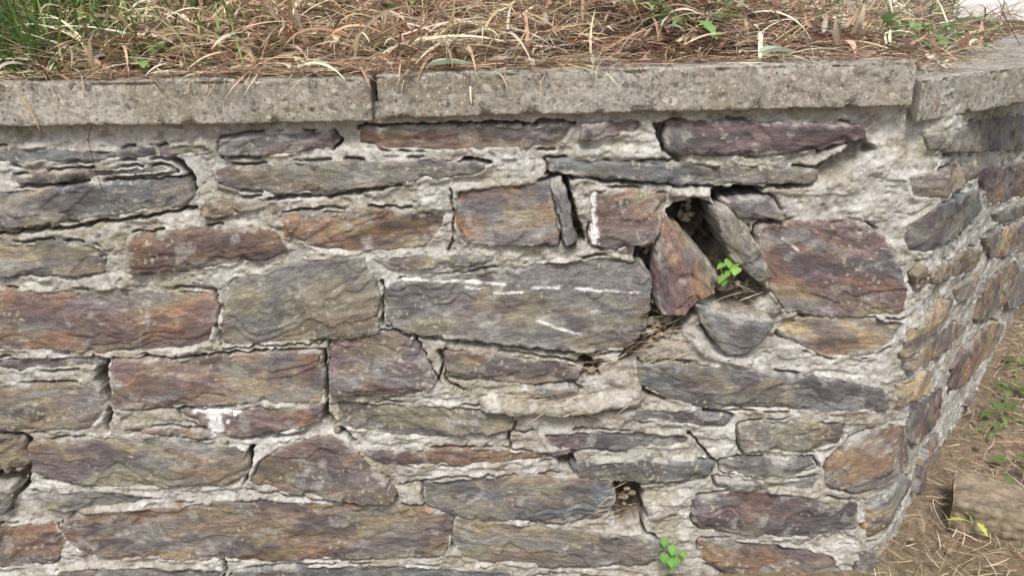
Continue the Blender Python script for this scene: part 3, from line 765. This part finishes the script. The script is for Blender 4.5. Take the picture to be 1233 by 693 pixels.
# ---------------------------------------------------------------- lower right: litter, kerb stone, weeds
s=Strips()
cnt=0
while cnt<7500:
    x=U(.7,2.6); y=U(-.5,2.0)
    if float(depth_in(np.array(x),np.array(y)))>-.02: continue
    cnt+=1
    s.blade((x,y,U(.006,.03)),U(0,6.28),U(-.05,.3),U(.02,.11),U(.001,.003),U(0,.6),jit(random.choice([TAN,PINK,DBR,GRY,PALE]),.3),4,U(-.8,.8))
s.make("leaf_litter",MST)
MK=mat_simple("mossy_stone",(.36,.29,.21),(.14,.12,.08),40)
def kerb():
    a=on_z(1141,640,0); b=on_z(1300,680,0); L=np.linalg.norm((b-a)[:2]); t=(b-a)/L; n=np.array([-t[1],t[0],0])
    ls=np.linspace(0,L+.4,120); prof=[]
    w,h=.15,.095
    for q in np.linspace(0,1,16): prof.append((0,h*q*.95))
    for q in np.linspace(0.06,1,24): prof.append((w*q,h))
    for q in np.linspace(.95,0,10): prof.append((w,h*q))
    prof=np.array(prof); LL,I=np.meshgrid(ls,np.arange(len(prof)),indexing='ij')
    W=prof[I,0];H=prof[I,1]
    cen=np.array([w/2,h/2]); dn=(fbm(LL*14,I*.14,3,91)-.5)*.045+(fbm(LL*60,I*.6,3,92)-.5)*.022
    endr=np.exp(-LL/.012)*.3
    sw=(W-cen[0])/w*2; sh=(H-cen[1])/h*2
    W=W+sw*dn*.6-sw*endr*w*.4; H=H+sh*dn*.5-sh*endr*h*.3
    v=a[None,None,:]+t*LL[...,None]+n*W[...,None]; v[...,2]=H-.01
    k=len(prof); fs=[list(range(k))]+gridfaces(len(ls),k).tolist()
    return mkobj("kerb_stone",v.reshape(-1,3),fs,MK)
kerb()
for q,(n_,L_,cc) in {(1172,640):(4,.04,(.45,.52,.12)),(1205,500):(9,.05,(.14,.22,.07)),(1218,470):(9,.05,(.14,.22,.07)),(1195,520):(6,.04,(.15,.22,.08)),(1228,560):(8,.05,(.14,.21,.07)),(1215,590):(6,.04,(.2,.25,.09)),(1225,440):(8,.06,(.13,.21,.06))}.items():
    p=on_z(q[0],q[1],.02); rosette("weed_plant",p[0],p[1],.02 if q[1]!=640 else .05,n_,L_,L_*.45,cc)
bm=bmesh.new()
for i in range(260):
    while True:
        x=U(.8,2.6);y=U(-.4,2.0)
        if float(depth_in(np.array(x),np.array(y)))<-.03: break
    chunk(bm,(x,y,.008),U(.004,.014))
me=bpy.data.meshes.new("pebbles"); bm.to_mesh(me); me.materials.append(MK); ob=bpy.data.objects.new("pebbles",me); scene.collection.objects.link(ob)
# ---------------------------------------------------------------- light
EL,AZ=R(55),R(184)
sd=Vector((math.sin(AZ)*math.cos(EL),math.cos(AZ)*math.cos(EL),math.sin(EL)))
w=bpy.data.worlds.new("World"); scene.world=w; w.use_nodes=True; nt=w.node_tree
sky=nt.nodes.new("ShaderNodeTexSky"); sky.sky_type='NISHITA'; sky.sun_disc=False; sky.sun_elevation=EL; sky.sun_rotation=AZ; sky.air_density=1.0; sky.dust_density=4.0; sky.ozone_density=1.0
nt.links.new(sky.outputs[0],nt.nodes["Background"].inputs[0]); nt.nodes["Background"].inputs[1].default_value=0.15
sl=bpy.data.lights.new("sun","SUN"); sl.energy=2.9; sl.angle=R(14); sl.color=(1,.97,.92); so=bpy.data.objects.new("sun",sl); scene.collection.objects.link(so)
so.rotation_euler=sd.to_track_quat('Z','Y').to_euler(); so.location=(-3,-4,5)
scene.view_settings.view_transform='Standard'; scene.view_settings.look='None'; scene.view_settings.exposure=0
